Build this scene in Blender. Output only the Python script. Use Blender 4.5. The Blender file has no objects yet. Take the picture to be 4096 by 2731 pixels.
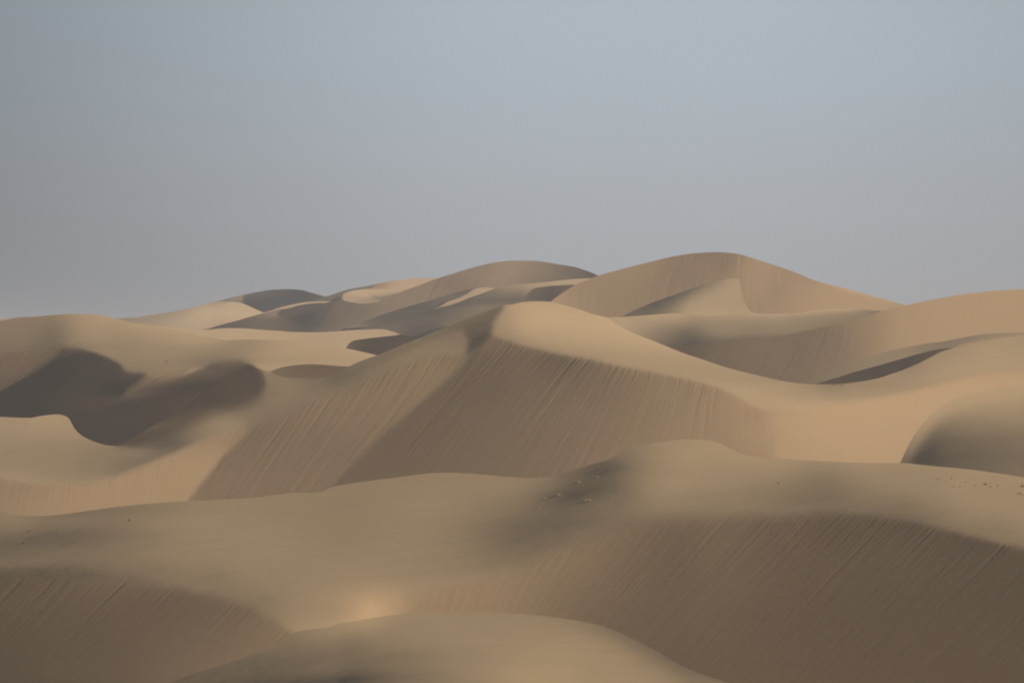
# Desert of wind-blown sand dunes in low sun, long lens.  Every dune is a real relief surface:
# crest and brinks are traced, slopes are shaped to give sampled light and shade, then integrated
# into a height surface in metres, and the lee side and foot are added behind and below.
import bpy, math
import numpy as np
from mathutils import Vector

# ------------------------------------------------------------------ camera and sun
F, CX, VH = 4170.0, 512.0, 330.0             # focal length, centre column, horizon row (1024 px frame)
SUN_AZ, SUN_EL = math.radians(107.0), math.radians(20.0)   # azimuth clockwise from the view direction
SX, SY, SZ = math.sin(SUN_AZ)*math.cos(SUN_EL), math.cos(SUN_AZ)*math.cos(SUN_EL), math.sin(SUN_EL)
TSL, TMAX = math.tan(math.radians(32.0)), math.tan(math.radians(35.0))  # angle of repose
AIR, KH, AMB, SUN = .37, .00025, .036, .45
BASE_Z = -42.0

# ------------------------------------------------------------------ control lines (px of a 4096 wide frame)
DUNES = [
dict(key='FL2', distance=1900, slip=0, label='low distant olive ridge just showing over the left-hand skyline',
  crest=[-77,1285,23,1276,38,1272,69,1267,99,1265,153,1266,199,1268,268,1277,383,1300,536,1335],
  shading=[57,1272,134,134,1268,142],
  hidden=8),
dict(key='FL', distance=1750, slip=0, label='tiny pale far dune tip at the left edge of the skyline',
  crest=[-268,1256,-115,1258,-38,1263,0,1268,23,1272,42,1277,115,1295,230,1323,344,1354],
  shading=[8,1274,158,31,1275,156],
  hidden=8),
dict(key='F1', distance=1600, slip=1, label='far grey-brown domed dune in shade on the skyline left of centre',
  crest=[800,1225,829,1214,881,1201,916,1191,973,1178,1037,1165,1089,1157,1147,1155,1202,1158,1251,1171,1277,1178,1303,1185,1335,1196,1378,1213],
  shading=[985,1193,118,1031,1181,116,1089,1173,114,1147,1173,108,1205,1173,105,1263,1181,108,1002,1210,115,1060,1210,108,1046,1236,103,1118,1216,108,1176,1204,107,1291,1193,112],
  zones=[
    dict(slip=0, outline=[858,1207,1.2,887,1203,1.2,971,1178,1.2,973,1193,1.2,968,1207,1.2,1002,1230,1.2,858,1230,1.2],
      shading=[901,1199,142,945,1196,144,962,1190,140])]),
dict(key='F2', distance=1450, slip=0, label='far dune with a peach sunlit face sloping down to the left',
  crest=[383,1297,440,1279,467,1272,536,1268,593,1260,651,1251,727,1237,804,1220,829,1212,858,1207,884,1205,901,1205,930,1206,965,1211,985,1218,1002,1225,1031,1239,1054,1248,1089,1268],
  shading=[497,1275,140,612,1277,146,651,1260,146,727,1245,148,843,1212,150,887,1212,158,829,1225,165,829,1242,168,916,1239,172,973,1248,171,1031,1251,172,843,1282,165,814,1306,160,872,1300,152,689,1289,158,765,1270,166,842,1243,168,746,1306,157],
  stiff=0.1),
dict(key='K', distance=1380, slip=1, label='far dune with a sunlit peach slope behind the small pale oval crest',
  crest=[1229,1210,1300,1186,1348,1170,1382,1159,1433,1149,1484,1139,1535,1128,1586,1120,1637,1114,1688,1111,1753,1111,1790,1117,1858,1139],
  shading=[1511,1141,140,1552,1139,158,1620,1129,160,1688,1122,160,1722,1117,160,1586,1156,162],
  zones=[
    dict(slip=0, outline=[1212,1204,1.2,1300,1180,1.2,1382,1153,1.2,1450,1139,1.2,1501,1132,1.2,1498,1142,1.2,1481,1154,1.2,1382,1183,1.2,1246,1238,1.2],
      shading=[1314,1190,113,1382,1165,108,1433,1153,106,1470,1146,110])]),
dict(key='J', distance=1300, slip=0, label='thin pale crest strip and small pale oval top behind the back centre dome',
  crest=[945,1300,1002,1266,1037,1255,1053,1249,1089,1238,1127,1226,1176,1215,1219,1207,1263,1204,1318,1202,1335,1193,1362,1183,1372,1175,1392,1166,1426,1158,1467,1155,1518,1155,1569,1158,1612,1162,1654,1170,1705,1197],
  shading=[1205,1214,158,1089,1240,152,1263,1207,158,1147,1226,156,1382,1183,158,1416,1166,164,1484,1166,166,1552,1166,164,1596,1165,160,1433,1190,160,1467,1204,146,1416,1200,152,1399,1193,158],
  zones=[
    dict(slip=0, outline=[1320,1190,0.3,1349,1178,0.3,1367,1167,0.3,1371,1175,0.3,1368,1196,0.3,1320,1219,0.3,1316,1203,0.3],
      shading=[1341,1196,104]),
    dict(slip=0, firm=6, outline=[1474,1182,0.3,1518,1185,0.3,1552,1181,0.3,1586,1171,0.3,1607,1166,0.3,1583,1178,0.8,1559,1190,1.5,1532,1200,2,1501,1193,1],
      shading=[1535,1188,116])]),
dict(key='JS', distance=1205, slip=1, label='back centre dome with a long brown slip face and a dark oval hollow on its left',
  crest=[757,1330,800,1319,843,1310,872,1301,901,1293,945,1282,1002,1265,1037,1255,1057,1251,1089,1243,1130,1235,1147,1233,1190,1221,1248,1212,1312,1209,1331,1200,1358,1192,1368,1195,1382,1202,1416,1209,1450,1213,1484,1210,1518,1204,1545,1193,1569,1179,1600,1169,1615,1161,1654,1148,1753,1111,1824,1089,1892,1068,1960,1052,2011,1044,2062,1041,2087,1041,2138,1042,2189,1048,2240,1057,2291,1065,2342,1080,2390,1099,2444,1123],
  shading=[1089,1253,128,1075,1271,122,1002,1277,115,916,1294,110,945,1306,108,1031,1306,115,1089,1288,120,1176,1282,113,1234,1294,105,1205,1311,104,1291,1265,113,1335,1230,118,1364,1225,122,1407,1225,120,1436,1253,124,1465,1265,126,1349,1282,118,1378,1306,118,1263,1317,103,1329,1196,106,1349,1190,104,1382,1224,118,1416,1241,118,1484,1231,122,1518,1210,126,1586,1210,130,1518,1251,128,1450,1275,122,1348,1302,113,1654,1197,130,1722,1163,128,1688,1163,130,1790,1139,125,1790,1115,124,1841,1122,128,1892,1105,132,1858,1149,122,1960,1088,134,2028,1105,136,1960,1132,136,2062,1071,136,1756,1183,126,1968,1082,130,1934,1065,128,2036,1075,138,2104,1065,132,2104,1099,128,2172,1068,126,2172,1106,122,2002,1126,138,2070,1126,134,2240,1068,112,2240,1096,116,2291,1079,104,2308,1102,114,2342,1092,102,2376,1104,105],
  zones=[
    dict(slip=1, firm=4, outline=[1104,1257,0.3,1118,1246,0.3,1135,1230,0.3,1190,1216,0.3,1248,1204,0.3,1312,1201,0.4,1349,1199,1.7,1367,1196,2.5,1306,1230,2.5,1248,1253,1.7,1176,1261,0.8,1127,1265,0.5],
      shading=[1176,1242,102,1263,1225,102])]),
dict(key='I', distance=1100, slip=0, label='thin dark shaded dune ridge in front of the back centre dome',
  crest=[1280,1347,1331,1328,1365,1316,1416,1299,1518,1261,1620,1228,1705,1204,1790,1179,1858,1161,1889,1155,1916,1150,1943,1151,1977,1156,2028,1173],
  shading=[1416,1309,104,1518,1279,100,1620,1251,100,1722,1214,102,1824,1183,104,1875,1166,106],
  stiff=0.15),
dict(key='IS', distance=1060, slip=0, label='short bright sunlit crest strip in front of the thin dark shaded ridge',
  crest=[1671,1265,1698,1247,1719,1238,1756,1224,1790,1205,1824,1193,1865,1176,1885,1162,1902,1153,1926,1149,1943,1148,1977,1151,2028,1155,2096,1163],
  shading=[1729,1238,128,1773,1221,148,1824,1205,150,1875,1183,152,1926,1159,156,1943,1153,158,1909,1154,150]),
dict(key='H', distance=1000, slip=0, label='grey shaded dune ridge with a pale top rising to the tallest back dune',
  crest=[1144,1347,1280,1336,1338,1330,1399,1321,1450,1312,1501,1301,1569,1281,1651,1255,1705,1241,1756,1229,1811,1216,1841,1205,1875,1190,1926,1173,1977,1153,2028,1142,2080,1136,2138,1131,2189,1126,2240,1120,2308,1114,2366,1111,2444,1106],
  shading=[1484,1309,112,1586,1285,110,1586,1309,106,1654,1265,108,1722,1251,106,1620,1326,100,1688,1292,102,1790,1231,108,1756,1275,100,1858,1214,110,1926,1190,116,1994,1163,125,2045,1156,135,2080,1149,140,1926,1210,112,2028,1180,118,1858,1258,118,1926,1231,122,1909,1244,120,1994,1210,114,2045,1190,112,1807,1275,110,1858,1273,106,1722,1319,94,1654,1343,94,2002,1164,128,2036,1153,142,2104,1143,150,2172,1133,154,2240,1126,156,2325,1119,156,2342,1113,157,2070,1167,122,1985,1184,115,1934,1201,112,2070,1184,116,2036,1191,118,2002,1204,118,2053,1201,112],
  stiff=0.1),
dict(key='HS', distance=900, slip=1, label='small dark slip face under the pale-topped ridge, left of the tallest back dune',
  crest=[2063,1239,2084,1215,2097,1194,2107,1177,2121,1162,2138,1152,2165,1147,2206,1142,2257,1139,2308,1137,2359,1133,2410,1140],
  shading=[2257,1150,104,2206,1157,98,2172,1184,95,2138,1170,104,2206,1191,95,2121,1198,104,2111,1187,110,2172,1150,108]),
dict(key='P', distance=740, slip=1, label='tallest back dune, a broad brown dome with a sunlit right shoulder',
  crest=[2104,1273,2138,1252,2172,1227,2203,1204,2227,1186,2257,1165,2278,1152,2298,1140,2332,1125,2366,1111,2393,1101,2478,1077,2580,1051,2700,1023,2774,1012,2815,1009,2859,1007,2903,1009,2944,1013,2995,1026,3046,1043,3131,1070,3200,1096,3253,1118,3314,1135,3410,1159,3505,1186,3581,1208,3623,1220,3676,1234,3771,1265],
  shading=[2274,1184,138,2342,1167,134,2410,1133,134,2393,1201,132,2342,1211,136,2478,1150,132,2512,1099,134,2580,1082,130,2444,1235,132,2546,1184,128,2614,1116,128,2648,1065,128,2240,1198,145,2468,1116,132,2434,1184,130,2468,1235,132,2536,1082,134,2604,1065,132,2672,1055,124,2740,1034,124,2808,1024,120,2876,1021,120,2927,1024,122,2978,1028,135,3029,1058,142,3080,1068,142,3148,1092,138,3182,1109,138,2638,1133,124,2706,1099,122,2774,1109,122,2842,1068,126,2842,1106,126,2910,1065,120,2910,1099,128,2961,1082,140,2978,1123,138,3029,1133,140,3080,1123,138,3114,1167,134,3012,1184,142,2995,1211,138,3080,1218,138,3165,1191,144,3114,1239,140,2570,1184,128,3238,1158,142,3314,1170,148,3276,1196,150,3429,1196,150,3352,1227,150,3505,1219,150,3581,1219,148],
  zones=[
    dict(slip=0, firm=8, outline=[3223,1097,0.4,3253,1109,0.4,3314,1128,0.4,3410,1150,0.4,3505,1177,0.4,3581,1202,0.4,3581,1210,0.4,3505,1190,0.4,3410,1169,0.4,3352,1152,0.4,3295,1130,0.4],
      shading=[3352,1149,165])]),
dict(key='Q', distance=700, slip=0, label='sunlit hump with a dark left wedge in front of the tallest back dune',
  crest=[2434,1288,2485,1264,2536,1240,2587,1218,2638,1198,2689,1181,2740,1162,2791,1145,2842,1130,2876,1121,2910,1115,2944,1111,2955,1115,2961,1126,2965,1150,2970,1177,2976,1201,2984,1221,2996,1237,3012,1248,3046,1261,3080,1286],
  shading=[2519,1256,104,2587,1232,98,2638,1211,95,2689,1194,98,2740,1174,102,2791,1150,110,2842,1133,118,2706,1218,122,2740,1201,136,2774,1181,138,2842,1157,146,2910,1126,148,2944,1123,148,2944,1184,150,2876,1201,150,2808,1218,150,2740,1239,150,2944,1235,152,2876,1245,155,2638,1256,118,2604,1252,106,2774,1252,154,2672,1245,122]),
dict(key='R', distance=665, slip=0, label='pale low dune crest with a grey shaded dip in front of the tallest back dune',
  crest=[2230,1317,2366,1279,2434,1269,2485,1266,2546,1262,2638,1255,2689,1252,2740,1254,2791,1259,2825,1262,2876,1260,2927,1256,3012,1253,3114,1253,3200,1250,3238,1243,3276,1238,3352,1232,3429,1234,3497,1240,3535,1243,3581,1251,3657,1280],
  shading=[2468,1273,155,2536,1276,150,2604,1266,155,2706,1262,158,2536,1286,150,2502,1303,158,2604,1296,142,2706,1286,140,2672,1303,130,2740,1313,115,2774,1286,134,2842,1276,145,2910,1269,148,3012,1262,155,3114,1262,158,2876,1307,128,2944,1293,135,3046,1286,138,3148,1276,145,2774,1337,92,2723,1344,98,2757,1364,92,2825,1334,110,2910,1334,118,3012,1327,118,2638,1337,120,2842,1361,108,3238,1253,155,3314,1246,155,3390,1246,155,3448,1246,152,3276,1272,140,3352,1272,132,3410,1265,128,3238,1291,128,3314,1291,122,3486,1250,125,3448,1263,118,3505,1248,125]),
dict(key='RS', distance=625, slip=1, label='long right-hand slip face, brown on the left and peach at the right edge',
  crest=[2587,1432,2638,1412,2689,1397,2723,1387,2757,1380,2808,1371,2910,1360,3046,1351,3114,1344,3185,1330,3200,1326,3238,1318,3295,1306,3371,1289,3429,1272,3486,1258,3535,1241,3581,1230,3623,1220,3733,1196,3886,1171,4000,1160,4096,1154,4267,1143],
  shading=[2740,1392,98,2774,1385,97,2842,1376,106,2944,1368,112,3046,1359,116,3238,1349,116,3219,1387,110,3314,1330,116,3371,1310,124,3429,1291,128,3429,1330,130,3352,1387,117,3276,1425,114,3352,1444,120,3467,1272,130,3505,1310,135,3543,1280,140,3581,1246,144,3467,1387,130,3390,1463,120,3314,1482,118,3238,1501,112,3505,1425,135,3581,1349,146,3695,1272,148,3695,1349,148,3810,1234,150,3810,1310,150,3962,1196,150,3962,1291,150,4076,1234,150,4076,1310,150,3619,1387,146],
  stiff=0.06),
dict(key='R2', distance=590, slip=0, label='low olive dune strip at the right edge under the long peach slip face',
  crest=[3048,1596,3162,1543,3238,1512,3314,1482,3390,1451,3467,1427,3543,1405,3581,1396,3638,1385,3695,1374,3771,1364,3848,1349,3924,1336,4000,1330,4096,1328,4267,1328],
  shading=[3219,1524,114,3314,1501,118,3390,1474,122,3467,1448,128,3543,1425,130,3619,1410,130,3695,1394,124,3771,1379,120,3848,1364,122,3924,1349,128,4000,1339,132,4076,1333,135]),
dict(key='W', distance=535, slip=1, label='dark shadowed sand wedge between the golden right flank and the long peach slip face',  # separate surface added and turned from the sun to stand for a cast shadow
  crest=[3162,1577,3200,1554,3238,1541,3265,1533,3352,1507,3429,1483,3505,1462,3581,1441,3676,1413,3733,1399,3771,1392,3794,1390,3825,1395,3886,1417],
  shading=[3314,1524,86,3429,1501,83,3543,1463,81,3657,1432,82,3733,1410,88,3771,1396,100]),
dict(key='E1', distance=780, slip=0, label='pale dune tongue left of the central peak',
  crest=[459,1293,612,1301,708,1310,784,1318,842,1316,900,1311,957,1311,1053,1318,1110,1321,1168,1326,1244,1327,1302,1326,1340,1324,1417,1318,1474,1316,1512,1315,1543,1317,1570,1324,1604,1337,1665,1355,1742,1395],
  shading=[938,1330,160,1053,1337,160,1168,1345,157,1283,1341,155,1321,1360,155,1397,1334,158,1474,1330,158,1531,1330,158,1581,1334,156,1244,1357,157,1359,1379,156],
  stiff=0.25),
dict(key='T', distance=690, slip=1, label='dark shadowed trough under the tip of the pale dune tongue',
  crest=[1371,1406,1385,1391,1390,1380,1397,1371,1417,1360,1455,1354,1512,1347,1570,1341,1604,1337,1665,1353,1742,1379],
  shading=[1436,1383,88,1551,1364,90,1608,1349,92,1401,1380,104]),
dict(key='E2', distance=550, slip=0, label='left-hand pale dune with a deep dark shadowed bowl',
  crest=[-153,1291,-77,1286,0,1280,38,1276,96,1269,153,1264,210,1258,287,1254,325,1254,364,1255,402,1259,432,1265,459,1272,490,1280,517,1287,574,1295,612,1300,670,1311,727,1323,784,1337,842,1348,900,1358,996,1356,1091,1357,1168,1361,1225,1366,1283,1374,1340,1383,1394,1393,1436,1402,1508,1419,1589,1441],
  shading=[19,1316,122,77,1316,120,153,1289,122,230,1277,125,191,1346,112,230,1365,106,210,1316,112,268,1297,132,325,1270,145,344,1297,146,421,1285,150,383,1319,144,306,1354,132,287,1373,126,383,1373,135,459,1316,146,536,1308,152,651,1319,155,497,1342,140,497,1373,135,459,1411,132,574,1373,138,612,1346,148,727,1346,156,842,1352,158,842,1373,148,689,1381,140,574,1430,132,536,1457,128,689,1419,135,612,1465,130,727,1457,128,765,1434,128,842,1411,132,880,1392,138,880,1434,118,574,1480,125,38,1354,120,115,1335,120,153,1381,112,77,1381,120,19,1385,118,19,1404,112,977,1387,138,1053,1376,150,1130,1395,160,1244,1406,160,1359,1425,160,1436,1425,160,1474,1422,160,1015,1425,142,1053,1445,143,1130,1441,155,1206,1445,155,1321,1448,155,1072,1479,138,938,1414,130,1091,1464,145,1168,1366,159,1321,1391,158],
  hold=25,
  reach=0,
  stiff=0,
  zones=[
    dict(slip=1, outline=[-153,1411,3.3,0,1408,3.3,77,1411,3.3,153,1408,3.3,214,1400,2.8,249,1392,2.2,279,1400,1.1,230,1457,0.6,134,1518,0.6,0,1587,0.6,-153,1664,0.6],
      shading=[19,1430,114,19,1488,113,77,1450,114,134,1434,114,77,1499,112,191,1427,108,23,1545,112,153,1465,106]),
    dict(slip=1, outline=[490,1584,0.4,536,1526,0.9,597,1492,1.1,651,1484,1.5,708,1476,2,750,1471,2.4,746,1494,1.5,708,1513,0.6,574,1568,0.4],
      shading=[574,1534,124,651,1503,124,708,1492,118,543,1557,126]),
    dict(slip=1, outline=[-153,1645,0.6,0,1569,0.6,77,1526,0.6,145,1480,0.6,210,1434,0.6,245,1406,0.8,276,1397,0.9,325,1397,0.9,367,1404,0.9,413,1421,0.9,452,1440,0.9,478,1453,1,490,1469,1,501,1488,1,513,1494,0.9,555,1492,1.3,589,1494,1.1,566,1518,0.6,528,1549,0.4,490,1583,0.3,536,1566,0.3,574,1557,0.3,651,1532,0.3,727,1505,0.4,804,1476,0.6,842,1459,1.3,900,1450,1.8,957,1441,2.2,988,1445,2.2,1015,1456,2,1034,1483,2,1053,1510,2,1049,1533,2,1030,1556,1.1,1053,1777,0.6,0,1794,0.6,-153,1794,0.6],
      shading=[38,1622,70,153,1526,74,306,1450,78,344,1526,78,421,1564,78,230,1603,74,383,1603,80,574,1603,80,727,1526,84,842,1488,86,497,1660,79,957,1471,84,996,1510,86])]),
dict(key='L', distance=475, slip=1, label='small dark lens-shaped hollow left of the central peak under the pale sunlit slope',
  crest=[1045,1510,1065,1494,1080,1485,1114,1471,1168,1460,1244,1455,1321,1459,1374,1463,1436,1464,1512,1479],
  shading=[1130,1483,104,1168,1487,101,1244,1479,97,1321,1475,97,1283,1498,100,1244,1506,103,1359,1469,99,1091,1489,110]),
dict(key='C', distance=440, slip=0, label='central peaked dune with a pale crest, streaked brown slip face and golden right flank',
  crest=[-145,1663,0,1665,70,1668,116,1669,174,1660,232,1655,261,1662,282,1679,291,1700,314,1729,349,1752,395,1770,430,1779,465,1781,523,1752,610,1700,697,1647,784,1589,872,1531,959,1485,1017,1470,1063,1482,1081,1483,1088,1491,1114,1501,1168,1510,1244,1511,1302,1505,1340,1493,1378,1473,1436,1445,1508,1419,1589,1386,1665,1355,1742,1324,1800,1302,1841,1282,1892,1263,1926,1250,1994,1226,2028,1216,2036,1218,2087,1207,2118,1204,2148,1203,2196,1205,2240,1215,2308,1233,2376,1256,2424,1268,2470,1299,2528,1328,2644,1374,2730,1409,2817,1438,2904,1467,3021,1497,3137,1522,3195,1531,3238,1534,3265,1535,3333,1535,3390,1531,3436,1525,3524,1508,3562,1495,3619,1475,3676,1450,3726,1425,3764,1406,3810,1392,3855,1371,3905,1361,3962,1350,4019,1345,4096,1339,4267,1333],
  shading=[-58,1682,140,58,1682,142,174,1682,148,244,1670,148,261,1700,145,58,1734,140,174,1734,140,291,1763,138,58,1810,132,174,1810,132,349,1804,130,407,1787,132,523,1792,128,581,1787,122,581,1822,118,668,1775,108,726,1752,113,784,1723,120,872,1676,122,930,1676,126,842,1705,125,930,1723,136,1017,1647,112,1046,1618,106,1075,1566,114,755,1775,118,58,1849,130,174,1878,128,349,1849,124,291,1907,125,407,1907,125,494,1855,113,581,1832,114,1168,1525,128,1091,1517,130,1130,1548,126,1244,1525,118,1321,1510,112,1397,1510,112,1072,1540,122,1053,1586,112,1091,1605,116,1168,1586,115,1283,1548,116,1397,1540,114,1512,1494,118,1627,1441,120,1742,1395,122,1780,1357,120,996,1624,100,1034,1624,108,977,1663,112,938,1693,122,1130,1644,112,1091,1701,112,1206,1701,112,1283,1644,114,1397,1605,116,1512,1548,118,1627,1510,120,1704,1471,120,1474,1644,116,1551,1605,118,1359,1701,114,1474,1739,114,1206,1758,112,1072,1496,136,1130,1513,130,1206,1519,124,1540,1502,116,1715,1473,122,1773,1386,124,1657,1415,122,1482,1589,116,1598,1560,118,1744,1485,120,1482,1705,112,1395,1792,110,1424,1647,114,1540,1647,116,1802,1426,118,1831,1357,118],
  zones=[
    dict(slip=1, outline=[1366,1566,6.7,1220,1618,6.7,1104,1670,6.7,1023,1705,5,964,1756,1.3,889,1820,0.7,860,1861,0.7,813,1919,0.5,779,1965,0.5,755,1999,0.5,726,2064,0.5,732,2169,0.8,1273,1996,1.3,1540,1729,1.3,1657,1630,1.3,1773,1531,1.7,1866,1432,3.3,1773,1415,5,1598,1461,6.7,1424,1537,6.7],
      shading=[872,1936,113,813,1983,112,988,1878,112,1104,1907,112,1278,1878,112,930,1820,112,1130,1644,112,1091,1701,112,1206,1701,112,1283,1644,114,1397,1605,116,1512,1548,118,1627,1510,120,1474,1644,116,1551,1605,118,1359,1701,114,1474,1739,114,1715,1473,122,1598,1560,118,1482,1705,112,1395,1792,110,1540,1647,116,1773,1461,120]),
    dict(slip=1, outline=[-232,1896,1.7,0,1907,1.7,58,1920,1.7,116,1934,2,232,1940,2.3,349,1933,2.3,436,1913,1.7,523,1881,1.3,610,1846,1.3,668,1820,1.7,784,1771,2.3,883,1744,4,953,1710,5,988,1704,5,953,1768,1.3,889,1820,0.7,860,1861,0.7,813,1919,0.5,779,1965,0.5,755,1999,0.5,726,2064,0.5,726,2111,0.5,-232,2111,0.5],
      shading=[-58,1965,126,29,1965,128,116,1965,132,116,2023,136,291,1994,140,465,1965,142,581,1907,142,697,1878,143,813,1849,145,726,1965,142,872,1791,141,930,1750,134]),
    dict(slip=1, firm=8, outline=[430,1752,0.7,465,1783,0.7,494,1783,0.8,552,1776,2,639,1756,5,726,1723,7.5,784,1691,8.4,842,1662,8.4,930,1641,6.7,988,1618,6.7,1040,1583,6.7,1063,1531,3.7,1055,1496,3,1023,1450,2.7,872,1473,1.7,581,1647,1.7],
      shading=[523,1763,78,639,1723,80,697,1676,84,813,1636,84,930,1560,86,1017,1502,82,755,1647,82,872,1578,80,959,1531,84]),
    dict(slip=0, outline=[1302,1500,0.4,1340,1487,0.4,1378,1468,0.4,1508,1414,0.4,1665,1349,0.4,1800,1295,0.4,2012,1218,2,2002,1239,2.3,1982,1273,2,1968,1286,1.4,1970,1351,1.7,1918,1397,1.3,1877,1415,1.7,1860,1409,2.7,1877,1357,2.7,1848,1322,2.7,1773,1345,2.7,1657,1386,3,1540,1444,3.7,1424,1485,4,1397,1489,2.2,1340,1506,1.3],
      shading=[1397,1477,104,1512,1445,106,1627,1402,108,1704,1364,108,1780,1326,105,1436,1464,104,1889,1275,105,1935,1264,101,1918,1310,92,1947,1299,97,1889,1368,82,1924,1351,83]),
    dict(slip=1, outline=[1970,1339,2.3,2034,1363,2.3,2092,1383,1.7,2162,1397,1.3,2238,1414,1,2354,1435,0.8,2470,1461,0.7,2586,1482,0.7,2730,1512,0.7,2817,1534,0.7,2887,1557,0.7,2962,1595,0.7,3003,1615,0.8,3064,1639,1.3,3090,1705,4,3096,1763,8.4,3102,1880,9.2,1273,1996,9.2,1412,1856,1.3,1540,1729,1.3,1657,1630,1.3,1773,1531,1.7,1866,1432,3.3,1912,1397,2.3],
      shading=[2005,1415,102,2121,1426,102,2238,1444,96,1947,1531,98,1831,1647,98,1715,1763,98,1598,1822,97,2063,1589,102,1947,1763,103,2179,1531,104,2354,1473,104,2296,1589,108,2179,1705,108,2470,1502,112,2470,1589,112,2412,1705,114,2238,1810,110,2586,1531,120,2644,1647,120,2586,1734,122,2702,1560,126,2702,1705,128,1976,1386,104,2759,1560,122,2759,1647,126,2846,1589,130,2846,1705,132,2904,1618,134,2933,1734,136,2962,1647,138,3021,1705,142,3032,1792,142,2991,1792,140]),
    dict(slip=0, outline=[2029,1204,1.4,2019,1228,1.4,2005,1252,1.4,1985,1276,1.4,1964,1345,2.3,2034,1364,2.3,2092,1383,1.7,2162,1397,1.3,2238,1414,1,2354,1435,0.8,2470,1461,0.7,2586,1482,0.7,2730,1512,0.7,2817,1534,0.7,2887,1557,0.7,2962,1595,0.7,3003,1615,0.8,3055,1641,1,3195,1637,1.3,3311,1619,2,3427,1600,2.3,3543,1580,2.7,3660,1554,3.7,3776,1522,5,3892,1496,6,4096,1473,6,4299,1461,6,4299,1241,0.8,3270,1473,0.8,2730,1386,0.8,2424,1252,0.5,2196,1194,0.5],
      shading=[2005,1252,142,1994,1299,140,2063,1223,156,2121,1211,162,2092,1299,162,2179,1252,165,2296,1275,165,2034,1328,140,2121,1357,148,2238,1328,160,2238,1386,150,2354,1357,160,2412,1299,166,2470,1415,155,2354,1415,150,2528,1386,162,2644,1444,156,2644,1403,163,2702,1473,154,2759,1444,162,2788,1490,154,2904,1502,158,2904,1543,152,3021,1531,158,3021,1589,152,3137,1560,155,3253,1566,150,3137,1618,148,3311,1589,148,3427,1572,148,3485,1531,144,3602,1502,140,3718,1461,142,3834,1426,145,3834,1386,140,3950,1386,148,4066,1357,145,4066,1444,150,3950,1473,153,3660,1525,147,3311,1543,142,3572,1473,135,3660,1450,130,3631,1490,134]),
    dict(slip=1, outline=[3055,1643,4,3195,1637,2.7,3311,1619,2.3,3427,1600,2.3,3543,1580,2.7,3660,1554,3.7,3776,1522,5,3892,1496,6,4096,1473,6,4299,1461,6,4299,1938,0.7,3090,1938,9.2,3079,1763,9.2,3076,1705,8.4],
      shading=[3137,1676,158,3253,1676,160,3311,1763,158,3485,1676,160,3485,1792,158,3660,1618,160,3776,1560,160,3892,1531,160,4066,1508,158,3137,1763,154,3108,1705,150,3602,1734,158])]),
dict(key='M', distance=362, slip=0, label='rounded nearer dune at the right edge, dark at its left foot',
  crest=[3555,1938,3590,1862,3602,1845,3619,1810,3642,1763,3671,1717,3706,1676,3753,1636,3805,1601,3863,1578,3950,1560,4096,1537,4299,1519],
  shading=[3605,1848,92,3622,1811,116,3638,1781,130,3667,1731,142,3701,1689,148,3753,1643,150,3805,1607,150,3648,1810,92,3671,1763,112,3636,1833,80,3689,1792,85,3718,1763,92,3689,1723,122,3718,1705,122,3747,1676,134,3729,1662,142,3776,1636,144,3834,1607,148,3863,1647,138,3805,1705,118,3776,1763,98,3776,1822,88,3892,1822,92,3892,1763,105,3950,1705,122,3950,1647,140,3950,1589,148,4066,1618,145,4066,1578,150,4066,1676,132,4066,1734,118,4066,1792,105,4008,1822,102,4096,1856,105,3892,1866,98,4066,1878,112],
  zones=[
    dict(slip=0, outline=[3532,1938,0.7,3584,1856,0.7,3590,1845,0.7,3607,1807,0.7,3628,1763,0.7,3660,1711,0.7,3697,1668,0.7,3744,1627,0.7,3799,1589,0.7,3863,1566,0.7,3950,1548,0.7,4096,1525,0.7,4299,1508,0.7,4299,1548,10,4096,1575,10,3950,1607,10,3869,1624,10,3805,1641,10,3758,1670,9.2,3718,1711,8.4,3689,1752,7.5,3664,1792,6.7,3645,1833,6,3636,1880,6],
      shading=[3610,1848,100,3625,1813,116,3642,1778,128,3671,1731,140,3706,1689,148,3758,1644,153,3811,1607,155,3869,1583,156,3950,1566,156,4096,1543,155])]),
dict(key='B', distance=300, slip=0, label='wide foreground dune ridge with streaked dark slip faces left and right',
  crest=[-232,2020,-116,2026,0,2040,29,2050,58,2057,145,2061,232,2056,349,2041,465,2025,581,2013,744,2001,872,1996,988,1990,1104,1977,1185,1968,1238,1968,1290,1964,1325,1947,1366,1938,1482,1920,1598,1906,1686,1894,1773,1888,1860,1890,1947,1897,2034,1905,2121,1909,2179,1907,2208,1901,2267,1884,2354,1858,2441,1832,2499,1798,2586,1775,2644,1766,2730,1756,2788,1756,2835,1759,2875,1769,2916,1790,2962,1810,3021,1824,3137,1833,3311,1843,3485,1849,3590,1849,3718,1860,3892,1877,4008,1893,4096,1907,4299,1939],
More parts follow.
